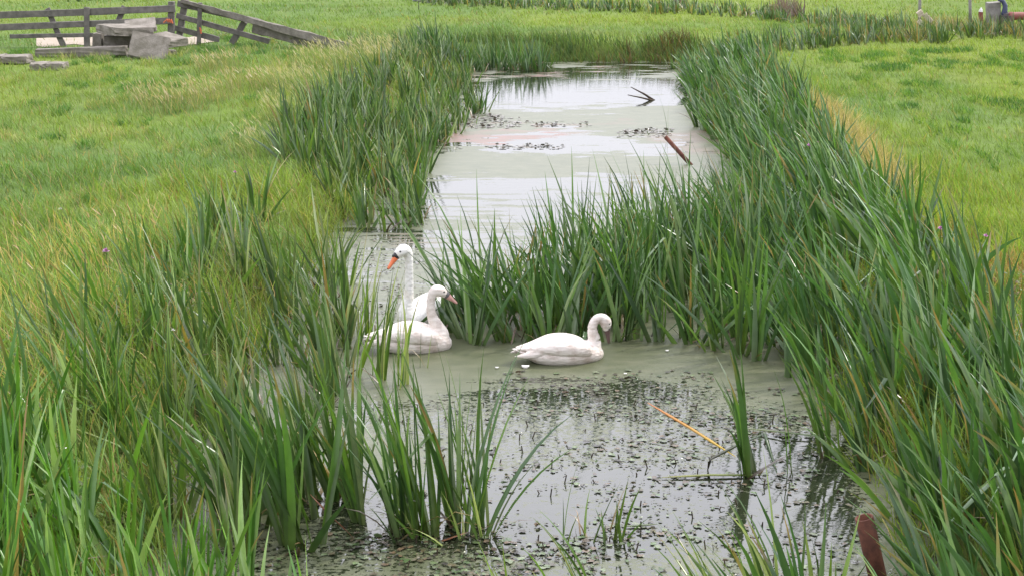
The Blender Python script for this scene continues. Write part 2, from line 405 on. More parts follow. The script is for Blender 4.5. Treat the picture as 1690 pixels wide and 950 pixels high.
# individual clumps standing free in the water
def clump(px, py, label, n=1, r=.05, group='reed clumps standing free in the water', **kw):
    global rng
    rng = np.random.default_rng(sum(map(ord, label)))
    p = at(px, py, 0); B = Blades()
    x = p.x + rng.normal(0, r, n); y = p.y + rng.normal(0, r * .7, n)
    k = dict(L0=1.2, lean=(-.1, 0), spread=.14, width=.036, nb=(5, 7), kinks=0.0, dry=0, tint=(.85, .95, 1)); k.update(kw)
    reeds(B, x, y, **k)
    o = B.build('reed_clump', M_REED, origin=(p.x, p.y, 0)); tag(o, label, 'reed clump', group); return o
clump(1235, 780, 'tall dark reed clump alone in the open water right of the yellow leaf', 2, .05, lean=(-.13, 0), L0=1.6, width=.055, nb=(6, 8))
clump(1362, 752, 'reed clump beside the right bank, behind the rusty standing pipe', 2, .05, lean=(-.15, 0), L0=1.4)
clump(1425, 775, 'reed clump at the waterline of the near right bank', 2, .05, lean=(-.2, 0))
clump(1298, 778, 'two thin reed stems beside the tall lone clump', 1, .03, nb=(2, 3), width=.02, L0=.9)
clump(1003, 895, 'small short reed clump in the open water at bottom centre', 5, .16, L0=.66, spread=.25, width=.03, nb=(2, 4), kinks=.2, lean=(0, 0), tint=(1, 1, .9))
clump(757, 868, 'upright thick reed clump at the right edge of the front stand', 4, .10, lean=(.02, 0), L0=1.6)
clump(700, 880, 'leaning reed clump with pale yellow foot at the front', 2, .05, lean=(-.35, 0), L0=1.5)
clump(800, 885, 'single wide leaning reed beside the front stand', 1, .02, nb=(3, 4), lean=(.30, 0), L0=1.45)
clump(620, 625, 'thin reed shoots in front of the middle cygnet tail', 3, .09, width=.032, L0=1.25, tint=(1.3, 1.3, .9), lean=(.05, 0))
clump(668, 634, 'thin reed shoots in front of the middle cygnet wing', 2, .08, width=.03, L0=1.05, tint=(1.3, 1.3, .9), lean=(.1, 0))
clump(700, 606, 'slender reed shoots crossing the middle cygnet breast', 1, .03, width=.022, L0=.6, nb=(2, 3), tint=(1.3, 1.3, .9), lean=(-.05, 0))
clump(590, 560, 'reed clump beside the tail of the middle cygnet', 3, .08, L0=1.1, tint=(1.15, 1.15, .9), lean=(.05, 0), width=.03)
clump(790, 556, 'dark reed clump sweeping left from the middle stand over the adult swan', 3, .06, L0=1.5, lean=(-.62, 0), spread=.16, width=.045, tint=(.75, .9, .9))
clump(850, 562, 'dark reed clump in the middle stand sweeping low to the left', 3, .06, L0=1.5, lean=(-.5, 0), spread=.2, width=.045, tint=(.75, .9, .9))
clump(748, 548, 'dark reed clump touching the tail of the adult swan', 2, .05, L0=1.0, lean=(-.1, 0), spread=.25, width=.045, tint=(.75, .9, .9))
clump(745, 215, 'slim reed clump at the left edge of the far water', 2, .06, L0=.6, width=.02)
clump(772, 205, 'short yellowish reed clump left of the far water', 2, .05, L0=.5, width=.02, tint=(1.5, 1.4, .8))
clump(1077, 222, 'thin reed stem standing in the far water beside the right reeds', 1, .02, L0=.55, width=.02, nb=(2, 2))
clump(1102, 222, 'taller thin reed stem just left of the far right reeds', 1, .02, L0=1.1, width=.022, nb=(2, 3), lean=(-.05, 0))
clump(1140, 560, 'reed clump at the right end of the middle stand', 3, .06, L0=.9, lean=(-.1, 0))
clump(1185, 575, 'pale reed clump leaning from the right over the duckweed', 2, .05, L0=1.1, lean=(-.3, 0), tint=(1.2, 1.2, 1.1))
clump(745, 900, 'low arching green reed clump at the bottom centre', 3, .15, L0=.6, width=.026, lean=(-.35, 0), spread=.35, tint=(1.4, 1.4, .9))
clump(905, 975, 'bright leaning reed clump below the open water', 3, .2, L0=.7, width=.026, lean=(-.5, 0), spread=.3, tint=(1.4, 1.4, .9))

# bent and fallen single leaves
def ribbon(name, pts, width, c0, c1, label, cat='leaf', group=None, up=(0, 0, 1)):
    pts = [Vector(p) for p in pts]; n = len(pts); V = []; C = []
    for i, p in enumerate(pts):
        T = (pts[min(i + 1, n - 1)] - pts[max(i - 1, 0)]).normalized(); W = T.cross(Vector(up)).normalized(); Nn = W.cross(T)
        w_ = width * .5 * min(1, .15 + 3 * min(i, n - 1 - i) / (n - 1) + .1)
        V += [p - W * w_, p + Nn * w_ * .3, p + W * w_, p - Nn * w_ * .25]
        t = i / (n - 1); c = np.array(c0) * (1 - t) + np.array(c1) * t; C += [c] * 4
    Q = []
    for i in range(n - 1):
        for j in range(4):
            a_, b_ = i * 4 + j, i * 4 + (j + 1) % 4
            Q.append([a_, b_, b_ + 4, a_ + 4])
    V = np.array([tuple(v) for v in V]); o = V.mean(0)
    ob = mesh_np(name, V - o, np.array(Q), M_REED, np.array(C), smooth=True); ob.location = o
    tag(ob, label, cat, group); return ob
def lerp_pts(ps, n=12):
    out = []
    seg = len(ps) - 1
    for i in range(n + 1):
        t = i / n * seg; k = min(int(t), seg - 1); out.append(Vector(ps[k]).lerp(Vector(ps[k + 1]), t - k))
    return out
ribbon('dead_leaf', lerp_pts([at(1069, 664, .18), at(1140, 706, .10), at(1214, 753, .01)]), .03, (.45, .13, .015), (.50, .38, .035), 'long orange and yellow dead leaf slanting over the open water', up=(0, -.6, 1))
ribbon('floating_reed', lerp_pts([at(1092, 787, .012), at(1170, 783, .02), at(1262, 783, .012)]), .05, (.20, .20, .03), (.14, .20, .04), 'yellow green reed leaf lying flat on the water left of the lone clump')
ribbon('floating_reed', lerp_pts([at(1225, 706, .02), at(1290, 712, .04), at(1375, 722, .02)]), .04, (.12, .15, .03), (.07, .13, .04), 'olive reed leaf lying across the water behind the lone clump')
ribbon('bent_reed', lerp_pts([at(1168, 775, .0), at(1172, 757, .10), at(1215, 735, .16), at(1262, 715, .24), at(1282, 780, .02)], 20), .04, (.05, .03, .02), (.05, .11, .035), 'folded reed leaf bridging the water beside the lone clump')
ribbon('floating_reed', lerp_pts([at(1030, 868, .01), at(1085, 864, .015)]), .035, (.07, .12, .03), (.10, .13, .05), 'small green reed piece floating right of the short clump')
ribbon('dead_reed', lerp_pts([at(512, 815, .35), at(545, 850, .2), at(585, 888, .0)]), .03, (.22, .08, .03), (.16, .05, .03), 'red brown dead stem leaning among the front left reeds')
ribbon('dead_reed', lerp_pts([at(720, 895, .01), at(770, 878, .03)]), .025, (.22, .08, .03), (.25, .10, .05), 'short red brown stem lying at the foot of the front reeds')
ribbon('dead_reed', lerp_pts([at(831, 566, 0), PY(838, 516, at(831, 566).y)]), .02, (.40, .25, .10), (.18, .12, .06), 'pale brown stem standing in duckweed between the two cygnets')
ribbon('bent_reed', lerp_pts([PY(105, 700, 12.4), PY(150, 716, 12.2), PY(195, 734, 12.1), PY(243, 768, 11.9)]), .03, (.25, .28, .06), (.07, .16, .03), 'yellow edged leaf bent across the left foreground')

# ------------------------------------------------------------------ meadow grass
pit = [tuple(at(u, v, .4)[:2]) for (u, v) in [(60, 77), (215, 84), (345, 72), (345, 62), (215, 60), (60, 62)]]
def grass_field():
    rings = [(7, 15, 560, .19, .0125, 3), (15, 24, 460, .17, .0125, 3), (24, 36, 300, .15, .0125, 2), (36, 50, 190, .13, .015, 2), (50, 80, 80, .12, .024, 2)]
    B = Blades()
    for (y0, y1, dens, L0, w0, K) in rings:
        hw = .315 * y1 + 3
        n = int((y1 - y0) * 2 * hw * dens)
        x = rng.uniform(-hw, hw, n); y = rng.uniform(y0, y1, n)
        k = (np.abs(x) < .315 * y + 3)
        d = ditch_d(x, y); k &= d < -.12
        k &= ~(in_poly(x, y, pit) & (rng.random(n) < .93))
        # gaps and tussocks
        tn = fnoise(x, y, .45); k &= rng.random(n) < np.clip(.35 + 1.5 * (tn - .25), .2, 1)
        x, y, d = x[k], y[k], d[k]; n = len(x)
        z = terrain(x, y) - .01
        tn = fnoise(x, y, .45); big = fnoise(x + 11, y + 5, 2.5)
        L_ = L0 * rng.uniform(.5, 1.25, n) * (.55 + 1.0 * tn) * (.7 + .6 * big)
        bank = np.clip(1 - (-d) / 2.6, 0, 1) * (y < 40)
        L_ *= 1 + 1.5 * bank
        u, v = to_px(x, y, z)
        rough_ = np.clip(1.2 - np.hypot((u - 150) / 330, (v - 470) / 300), 0, 1) + np.clip(1.2 - np.hypot((u - 560) / 220, (v - 120) / 70), 0, 1)
        rough_ = np.clip(rough_, 0, 1)
        L_ *= 1 + 1.1 * rough_ * rng.random(n)
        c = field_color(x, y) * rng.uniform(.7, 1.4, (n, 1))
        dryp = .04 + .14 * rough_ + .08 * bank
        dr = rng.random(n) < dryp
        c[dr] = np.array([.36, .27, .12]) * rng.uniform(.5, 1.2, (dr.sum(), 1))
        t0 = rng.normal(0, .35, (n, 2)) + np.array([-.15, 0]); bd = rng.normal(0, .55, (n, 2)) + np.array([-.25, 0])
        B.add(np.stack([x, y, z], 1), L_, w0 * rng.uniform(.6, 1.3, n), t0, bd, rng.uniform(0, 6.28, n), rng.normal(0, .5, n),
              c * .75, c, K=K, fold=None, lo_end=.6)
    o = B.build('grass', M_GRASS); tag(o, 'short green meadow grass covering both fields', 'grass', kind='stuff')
grass_field()

def tuft_stuff(name, label, spots, dens, L0, w0, col, cat='grass', jit=.35, lean=(-.15, 0), dark=None, K=4, zz=.35, bend=.5, mat=None, heads=None):
    B = Blades(); X = []; Y = []
    for (u, v, ru, rv) in spots:
        c = at(u, v, zz); rx = (at(u + ru, v, zz) - c).x; ry = abs(at(u, v - rv, zz).y - at(u, v + rv, zz).y) / 2
        n = max(3, int(dens * math.pi * rx * ry)); a_ = rng.uniform(0, 6.283, n); r_ = np.sqrt(rng.random(n)) * rng.uniform(.6, 1.1, n)
        X.append(c.x + np.cos(a_) * r_ * rx); Y.append(c.y + np.sin(a_) * r_ * ry)
    x = np.concatenate(X); y = np.concatenate(Y); k = ditch_d(x, y) < .1; x, y = x[k], y[k]; n = len(x)
    z = np.maximum(terrain(x, y), -.05) - .01
    cc = np.array(col)[rng.integers(0, len(col), n)] * rng.uniform(.65, 1.3, (n, 1))
    B.add(np.stack([x, y, z], 1), L0 * rng.uniform(.5, 1.15, n), w0 * rng.uniform(.6, 1.2, n), rng.normal(0, jit, (n, 2)) + np.array(lean), rng.normal(0, bend, (n, 2)) + np.array(lean),
          rng.uniform(0, 6.28, n), rng.normal(0, .6, n), cc * .7, cc, K=K, fold=None, lo_end=.5)
    if heads:                                  # seed heads: short fat blades near the top
        n2 = int(n * heads[0]); i = rng.integers(0, n, n2)
        B.add(np.stack([x[i] - L0 * .15, y[i], z[i] + L0 * rng.uniform(.55, .85, n2)], 1), heads[1] * rng.uniform(.6, 1.2, n2), heads[2] * rng.uniform(.6, 1.2, n2),
              rng.normal(0, .3, (n2, 2)) + np.array([-.4, 0]), rng.normal(0, .3, (n2, 2)) + np.array([-.5, 0]), rng.uniform(0, 6.28, n2), rng.normal(0, .6, n2),
              np.tile(np.array(heads[3]), (n2, 1)), np.tile(np.array(heads[3]), (n2, 1)), K=3, fold=None, lo_end=.5)
    o = B.build(name, mat or M_GRASS); tag(o, label, cat, kind='stuff'); return o

DKG = [(.045, .12, .025), (.06, .15, .03), (.07, .16, .03)]
tuft_stuff('grass', 'dark lush grass tussocks dotting the right field',
    [(1448, 122, 28, 5), (1478, 118, 30, 6), (1565, 106, 22, 4), (1612, 112, 30, 5), (1500, 156, 16, 4), (1540, 142, 18, 3), (1440, 100, 24, 3), (1560, 88, 60, 4), (1670, 98, 30, 4),
     (1660, 180, 40, 6), (1620, 172, 14, 5), (1500, 184, 20, 5), (1560, 118, 20, 3), (1400, 150, 12, 3), (1680, 190, 20, 5), (1590, 210, 16, 4), (1520, 108, 20, 3)],
    420, .15, .016, DKG, jit=.5)
tuft_stuff('grass', 'dark lush grass tussocks on the left field by the slabs',
    [(345, 88, 20, 4), (410, 82, 30, 3), (430, 92, 14, 3), (300, 110, 22, 4), (120, 150, 20, 4), (60, 180, 26, 5), (200, 210, 20, 5), (380, 70, 14, 3), (480, 96, 20, 3), (90, 240, 26, 6)],
    320, .15, .016, DKG, jit=.5)
tuft_stuff('tall_grass', 'brownish seeding grass patch in the left field', [(250, 180, 40, 12), (330, 172, 60, 14), (290, 190, 70, 10), (420, 150, 60, 14), (360, 120, 50, 12)],
    120, .42, .009, [(.20, .20, .08), (.14, .20, .06), (.28, .24, .13)], jit=.25, heads=(.35, .12, .018, (.36, .30, .19)))
tuft_stuff('tall_grass', 'pale feathery grass along the left bank', [(560, 110, 90, 18), (620, 100, 60, 14), (500, 150, 60, 18), (470, 200, 40, 20), (430, 260, 40, 24), (660, 110, 60, 12)],
    120, .5, .009, [(.18, .24, .07), (.13, .20, .06), (.30, .28, .15)], jit=.2, lean=(-.3, 0), heads=(.3, .12, .016, (.38, .34, .22)))
tuft_stuff('dry_grass', 'yellow and tan grass on the left foreground bank', [(60, 480, 90, 50), (40, 560, 80, 50), (110, 430, 100, 40), (60, 650, 60, 60), (150, 520, 80, 50), (220, 420, 80, 40), (30, 760, 50, 50)],
    150, .46, .015, [(.42, .33, .14), (.38, .30, .10), (.20, .29, .07), (.16, .27, .06), (.22, .31, .10), (.22, .31, .08), (.13, .22, .06)], jit=.3, K=5, heads=(.06, .12, .014, (.40, .28, .17)))
tuft_stuff('dry_grass', 'straw coloured dead grass patch on the right bank', [(1350, 200, 36, 22), (1370, 215, 36, 22), (1400, 245, 40, 24), (1480, 320, 30, 18), (1430, 275, 36, 22), (1340, 195, 26, 14), (1460, 300, 30, 18)],
    420, .50, .012, [(.44, .35, .20), (.36, .28, .13), (.26, .24, .09)], jit=.45, K=4)
tuft_stuff('dry_grass', 'rusty brown stubble and grass at the right edge', [(1660, 490, 50, 26), (1680, 450, 40, 20), (1620, 450, 40, 16), (1560, 400, 40, 18), (1690, 560, 30, 30)],
    420, .28, .010, [(.30, .15, .07), (.36, .25, .11), (.20, .13, .06), (.16, .20, .05)], jit=.5, K=4)
tuft_stuff('tall_grass', 'long yellow green grass behind the right reeds', [(1480, 330, 60, 30), (1560, 370, 80, 30), (1620, 330, 80, 26), (1540, 290, 70, 24), (1660, 400, 50, 30), (1340, 150, 40, 14)],
    190, .34, .009, [(.14, .25, .04), (.18, .27, .05), (.28, .27, .08)], jit=.25, K=4)
tuft_stuff('sorrel', 'reddish brown weeds on the far bank of the pond', [(1000, 96, 26, 4), (1035, 92, 20, 5), (1095, 90, 36, 6), (1120, 86, 30, 5), (1350, 84, 20, 3), (930, 98, 26, 3)],
    150, .42, .020, [(.11, .08, .045), (.10, .11, .04), (.16, .10, .05)], jit=.35, cat='weeds', zz=.15)
tuft_stuff('tall_grass', 'olive grass fringe above the far waterline', [(860, 92, 90, 6), (800, 88, 60, 5), (930, 90, 70, 7), (930, 96, 60, 5), (1000, 95, 60, 6), (1060, 95, 60, 6), (1110, 93, 60, 7), (1160, 95, 60, 6)],
    150, .38, .018, [(.06, .11, .035), (.09, .15, .04), (.12, .14, .05), (.10, .18, .05)], jit=.25, zz=.08)
tuft_stuff('sorrel', 'purplish seeding weeds in the far reed line', [(1306, 26, 24, 5), (1290, 30, 20, 4), (1120, 10, 14, 3)],
    90, .7, .03, [(.17, .12, .13), (.13, .11, .10)], jit=.25, cat='weeds')
tuft_stuff('sorrel', 'pinkish tan weeds around the pump and far posts', [(1600, 52, 60, 6), (1640, 58, 60, 5), (1550, 46, 50, 5), (1500, 66, 40, 6), (1690, 62, 30, 6)],
    110, .4, .022, [(.30, .22, .14), (.16, .18, .07), (.22, .20, .09)], jit=.35, cat='weeds')
_rs = random.Random(5)
def scatter(n, side):
    out = []
    while len(out) < n:
        u = _rs.uniform(-60, 520) if side < 0 else _rs.uniform(1350, 1750); v = 90 + 330 * _rs.random() ** 1.6
        if side > 0 and u < 1290 + v * .75: continue
        if side < 0 and u > 640 - v: continue
        out.append((u, v, _rs.uniform(5, 20), _rs.uniform(1.5, 5) * (1 + v / 200)))
    return out
tuft_stuff('grass', 'scattered darker tufts across the left field', scatter(70, -1), 420, .16, .015, [(.06, .15, .03), (.09, .20, .04), (.12, .20, .05)], jit=.5)
tuft_stuff('grass', 'scattered darker tufts across the right field', scatter(60, 1), 420, .15, .015, [(.06, .15, .03), (.10, .21, .035), (.13, .22, .04)], jit=.5)
tuft_stuff('grass', 'pale yellowish grass tufts across the left field', scatter(60, -1), 260, .22, .011, [(.26, .28, .10), (.22, .28, .08), (.34, .31, .16)], jit=.4)
tuft_stuff('grass', 'pale yellowish grass tufts across the right field', scatter(50, 1), 260, .18, .011, [(.24, .30, .07), (.20, .30, .05), (.30, .29, .12)], jit=.4)
# broad leaved weeds: small leaf faces on the banks
def broad_leaves(label, spots, dens, size, cols, zr=(.02, .28), zz=.3):
    B = Blades(); X = []; Y = []
    for (u, v, ru, rv) in spots:
        c = at(u, v, zz); rx = (at(u + ru, v, zz) - c).x; ry = abs(at(u, v - rv, zz).y - at(u, v + rv, zz).y) / 2
        n = max(3, int(dens * math.pi * rx * ry)); a_ = rng.uniform(0, 6.283, n); r_ = np.sqrt(rng.random(n)) * rng.uniform(.6, 1.1, n)
        X.append(c.x + np.cos(a_) * r_ * rx); Y.append(c.y + np.sin(a_) * r_ * ry)
    x = np.concatenate(X); y = np.concatenate(Y); n = len(x); z = terrain(x, y) + rng.uniform(*zr, n)
    cc = np.array(cols)[rng.integers(0, len(cols), n)] * rng.uniform(.6, 1.3, (n, 1))
    az = rng.uniform(0, 6.28, n)
    t0 = np.stack([np.cos(az), np.sin(az)], 1) * rng.uniform(.8, 3, (n, 1))
    B.add(np.stack([x, y, z], 1), size * rng.uniform(.5, 1.3, n), size * .55 * rng.uniform(.6, 1.2, n), t0, t0 * .5, az + 1.57, 0 * az, cc, cc, K=3, fold=.12, lo_end=.5)
    o = B.build('leafy_weeds', M_GRASS); tag(o, label, 'weeds', kind='stuff')
broad_leaves('low leafy weeds at the edge of the left reeds', [(250, 530, 60, 40), (200, 600, 60, 40), (90, 860, 100, 60), (300, 470, 40, 20), (120, 720, 50, 40), (30, 640, 40, 50)], 420, .06, [(.06, .15, .025), (.09, .18, .03), (.13, .17, .05)])
broad_leaves('low leafy weeds at the right edge of the frame', [(1660, 600, 40, 40), (1680, 700, 40, 60), (1500, 400, 30, 16), (1690, 520, 30, 20)], 420, .05, [(.07, .15, .03), (.12, .16, .04), (.16, .11, .05)])
broad_leaves('dusky weeds under the fallen fence', [(440, 70, 30, 4), (500, 78, 30, 3), (370, 62, 20, 4)], 160, .09, [(.10, .13, .04), (.22, .22, .10)], zz=.4)

# floating leaves and litter on the water
def floaters(name, label, n, cols, size, region, stand=0.0, cat='floating leaves'):
    V = []; Q = []; C = []; k = 0; off = 0
    while k < n:
        u0, v0, u1, v1 = region[rng.integers(len(region))]
        u = rng.uniform(u0, u1); v = v0 + (v1 - v0) * rng.random()
        p = at(u, v, .006)
        if ditch_d(np.array([p.x]), np.array([p.y]))[0] < .05 or fnoise(np.array([p.x]), np.array([p.y * 1.6]), .5)[0] < rng.uniform(.3, .55): continue
        k += 1; r = size * rng.uniform(.4, 1.2); a0 = rng.uniform(0, 6.28); el = rng.uniform(.6, 1)
        tilt = rng.normal(0, .12) if rng.random() > stand else rng.uniform(.5, 1.4)
        az = rng.uniform(0, 6.28); c = np.array(cols[rng.integers(len(cols))]) * rng.uniform(.6, 1.3)
        ring = []
        for j in range(8):
            a_ = a0 + j * math.pi / 4; rr = r * (.45 if j == 0 else 1) * rng.uniform(.85, 1.1)
            lx, ly = math.cos(a_) * rr, math.sin(a_) * rr * el
            ring.append((p.x + lx * math.cos(az) - ly * math.sin(az) * math.cos(tilt), p.y + lx * math.sin(az) + ly * math.cos(az) * math.cos(tilt), .007 + abs(ly * math.sin(tilt)) + r * .08 * (j % 2)))
        V += ring; V.append((p.x, p.y, .009 + r * .05)); C += [c] * 9
        for j in range(0, 8, 2): Q.append([off + 8, off + j, off + j + 1, off + (j + 2) % 8])
        off += 9
    o = mesh_np(name, np.array(V), np.array(Q), M_PAD, np.array(C), smooth=False); tag(o, label, cat, kind='stuff')
floaters('floating_leaves', 'round green and brown leaves floating on the near water', 1500, [(.06, .10, .035), (.09, .13, .05), (.07, .06, .03), (.12, .15, .08), (.10, .07, .04), (.03, .025, .015)], .030,
         [(820, 610, 1180, 700), (800, 680, 1230, 800), (640, 720, 1250, 950), (420, 880, 1050, 960), (420, 880, 1000, 960), (1000, 780, 1420, 960), (1200, 640, 1350, 800)], stand=.15)
floaters('floating_leaves', 'dark specks of pond litter on the near water', 2900, [(.05, .045, .028), (.07, .06, .035), (.07, .09, .035), (.12, .14, .07)], .014,
         [(800, 640, 1250, 800), (560, 680, 1250, 950), (800, 620, 1180, 700), (950, 780, 1420, 960), (420, 860, 1000, 960)], stand=.4)
floaters('floating_leaves', 'dark leaf specks on the duckweed left of the adult swan', 500, [(.05, .05, .03), (.08, .09, .05), (.10, .07, .05)], .02,
         [(580, 380, 700, 540)], stand=.2)
floaters('floating_leaves', 'rafts of small grey leaves on the far water', 700, [(.12, .12, .09), (.16, .15, .11), (.10, .08, .06)], .045,
         [(760, 195, 860, 210), (840, 200, 975, 208), (720, 205, 860, 212), (750, 238, 930, 246), (1020, 212, 1110, 226), (1030, 214, 1110, 224), (780, 188, 830, 200)], stand=.2)
# ------------------------------------------------------------------ twigs poking out of the water
def tube(bm, pts, rad, seg=6, cap=True):
    pts = [Vector(p) for p in pts]; rings = []
    if isinstance(rad, (int, float)): rad = [rad] * len(pts)
    ref = Vector((0, 0, 1)); T0 = (pts[-1] - pts[0]).normalized()
    if abs(T0.z) > .8: ref = Vector((0, 1, 0))
    for i, p in enumerate(pts):
        T = (pts[min(i + 1, len(pts) - 1)] - pts[max(i - 1, 0)]).normalized()
        A = T.cross(ref).normalized(); Bv = T.cross(A).normalized()
        rings.append([bm.verts.new(p + (A * math.cos(k * 2 * math.pi / seg) + Bv * math.sin(k * 2 * math.pi / seg)) * rad[i]) for k in range(seg)])
    for a_, b_ in zip(rings[:-1], rings[1:]):
        for k in range(seg): bm.faces.new([a_[k], a_[(k + 1) % seg], b_[(k + 1) % seg], b_[k]])
    if cap: bm.faces.new(rings[0][::-1]); bm.faces.new(rings[-1])
    return rings
M_TWIG = simple_mat('dead_wood', (.03, .022, .015), (.09, .065, .045), 20, .8, .4)
bm = bmesh.new()
for i in range(95):
    u = random.uniform(620, 1400); v = random.uniform(660, 940)
    p = at(u, v, 0)
    if ditch_d(np.array([p.x]), np.array([p.y]))[0] < .1: continue
    h = random.uniform(.02, .065); q = p + Vector((random.uniform(-.03, .03), 0, h)); t = q + Vector((random.uniform(-.04, .04), 0, random.uniform(-.04, .01)))
    tube(bm, [p - Vector((0, 0, .03)), q, t], [.006, .005, .003], 5)
tag(link('pond_stubble', bm, M_TWIG), 'short dead stalk stubs poking out of the near water', 'dead stalks', kind='stuff')

Yb = at(1112 / 1, 166).y
bm = bmesh.new(); b0 = at(1080, 167, -.02)
tube(bm, [b0, PY(1064, 156, b0.y), PY(1041, 144, b0.y)], [.03, .02, .008], 7); 
tag(o := link('fallen_branch', bm, M_TWIG, smooth=True), 'forked bare branch sticking out of the far water', 'branch')
bm = bmesh.new(); tube(bm, [b0, PY(1060, 162, b0.y - .2), PY(1036, 157, b0.y - .3)], [.026, .016, .008], 7); link('twig', bm, M_TWIG, o, smooth=True)

# ------------------------------------------------------------------ rusty pipes
M_RUST = simple_mat('rusty_iron', (.045, .02, .014), (.15, .055, .034), 9, .85, .8, .3, extra=(.16, .075, .05), dist=.004)
def pipe(name, p0, p1, ro, label, taper=1.0):
    bm = bmesh.new(); a_ = tube(bm, [p0, Vector(p0).lerp(Vector(p1), .5), p1], [ro * taper, ro * (1 + taper) / 2 * 1.0, ro], 28, cap=False)
    d = (Vector(p1) - Vector(p0)).normalized()
    b_ = tube(bm, [Vector(p1) - d * .45, p1], ro * .80, 28, cap=False)
    for k in range(28):
        bm.faces.new([a_[-1][k], a_[-1][(k + 1) % 28], b_[-1][(k + 1) % 28], b_[-1][k]])
    bm.normal_update(); bmesh.ops.recalc_face_normals(bm, faces=bm.faces)
    o = link(name, bm, M_RUST, smooth=True); tag(o, label, 'pipe'); return o
Yp = 10.6
pipe('rusty_pipe', PY(1462, 1010, Yp), PY(1426, 853, Yp), .062, 'open ended rusty pipe standing upright in the foreground reeds')
p1 = at(1098, 226, .42); p0 = PY(1150, 282, p1.y)
pipe('rusty_pipe', PY(1165, 300, p1.y - .3), p1, .034, 'thin rusty pipe slanting out of the reeds at the right water edge')

# ------------------------------------------------------------------ gate, fallen fence, slabs
M_WOOD = simple_mat('weathered_wood', (.095, .09, .085), (.20, .185, .17), 6, .9, .6, .2, stretch=(1, 1, 1), dist=.01)
M_WOOD2 = simple_mat('grey_old_board', (.12, .11, .095), (.25, .23, .20), 7, .9, .8, .2, dist=.015)
M_CONC = simple_mat('concrete', (.13, .12, .095), (.27, .245, .22), 5, .95, .8, .15, dist=.015, extra=(.30, .27, .24))
M_ORANGE = simple_mat('orange_twine', (.55, .12, .05), (.65, .2, .1), 20, .7, .3)
def beam(name, p0, p1, h, d, mat, parent=None, n=6, jit=.008, h1=None):
    p0 = Vector(p0); p1 = Vector(p1); T = (p1 - p0).normalized(); Yd = Vector((0, 1, 0)); Yd = (Yd - T * Yd.dot(T)).normalized(); U = Yd.cross(T)
    bm = bmesh.new(); rings = []
    for i in range(n + 1):
        c = p0.lerp(p1, i / n); hh = h + ((h1 or h) - h) * i / n; rg = []
        for (a_, b_) in ((-1, -1), (-1, 1), (1, 1), (1, -1)):
            rg.append(bm.verts.new(c + Yd * a_ * d / 2 + U * b_ * hh / 2 + Vector([random.uniform(-jit, jit) for _ in range(3)])))
        rings.append(rg)
    for a_, b_ in zip(rings[:-1], rings[1:]):
        for k in range(4): bm.faces.new([a_[k], a_[(k + 1) % 4], b_[(k + 1) % 4], b_[k]])
    bm.faces.new(rings[0][::-1]); bm.faces.new(rings[-1])
    bmesh.ops.recalc_face_normals(bm, faces=bm.faces)
    bmesh.ops.bevel(bm, geom=bm.edges[:], offset=.008, segments=1, affect='EDGES')
    if parent is not None:
        bmesh.ops.translate(bm, verts=bm.verts, vec=-Vector(parent.location))
    return link(name, bm, mat, parent)
YG = 41.6
S = YG / F_PX / math.cos(PITCH) * 1.0       # metres per photo pixel there, roughly
def g(u, v, dy=0.0): return PY(u, v, YG + dy)
gate = empty('wooden_gate', g(143, 78)); tag(gate, 'grey wooden field gate with three rails behind the concrete slabs', 'gate')
beam('rail', g(-40, 27), g(289, 14.5), .165, .05, M_WOOD, gate, 10)
beam('rail', g(-40, 47), g(281, 34.5), .155, .05, M_WOOD, gate, 10)
beam('rail', g(16, 60.5), g(200, 57), .10, .05, M_WOOD, gate, 8)
beam('brace', g(78, 14, .07), g(108, 84, .07), .135, .05, M_WOOD, gate)
beam('brace', g(206, 11, .07), g(172, 84, .07), .135, .05, M_WOOD, gate)
beam('upright', g(143, 12, -.06), g(143.5, 80, -.06), .14, .055, M_WOOD, gate)
beam('gate_post', g(283, 3, .10), g(282.5, 72, .10), .15, .14, M_WOOD, gate)
bm = bmesh.new()
for i in range(3): tube(bm, [g(270 + i * 6, 38 - i * 2, -.12) - gate.location, g(276 + i * 3, 32, -.13) - gate.location, g(279 + i * 3, 37 + i, -.12) - gate.location], .018, 5)
link('twine', bm, M_ORANGE, gate)
fence = empty('broken_fence', PY(320, 70, 42.6)); tag(fence, 'broken wooden fence with rails sagging down into the grass', 'fence')
def f_(u, v, dy=0.0): return PY(u, v, 42.2 - (u - 300) / 271 * .7 + dy)
beam('post', f_(307, -3, .08), f_(293, 76, .08), .15, .13, M_WOOD, fence)
beam('post', f_(330, 5, -.10), f_(328, 74, -.10), .10, .09, M_WOOD, fence)
beam('post', f_(404, 36, .08), f_(383, 72, .08), .15, .12, M_WOOD, fence)
beam('rail', f_(293, 6), f_(428, 38), .15, .05, M_WOOD, fence, 8, h1=.11)
beam('rail', f_(291, 26), f_(445, 69), .13, .05, M_WOOD, fence, 8)
beam('rail', f_(286, 46), f_(362, 66), .14, .05, M_WOOD, fence, 6)
pl = beam('plank', f_(300, 2, -.09), f_(580, 80, -.5), .11, .12, M_WOOD2, fence, 16, .02, h1=.20)
beam('plank', f_(417, 46, -.10), f_(562, 83, -.5), .24, .06, M_WOOD2, fence, 10, .02, h1=.30)
bm = bmesh.new()
tube(bm, [f_(333, 52, -.2) - fence.location, f_(330, 46, -.2) - fence.location, f_(332, 56, -.2) - fence.location], .02, 5)
link('twine', bm, M_ORANGE, fence)

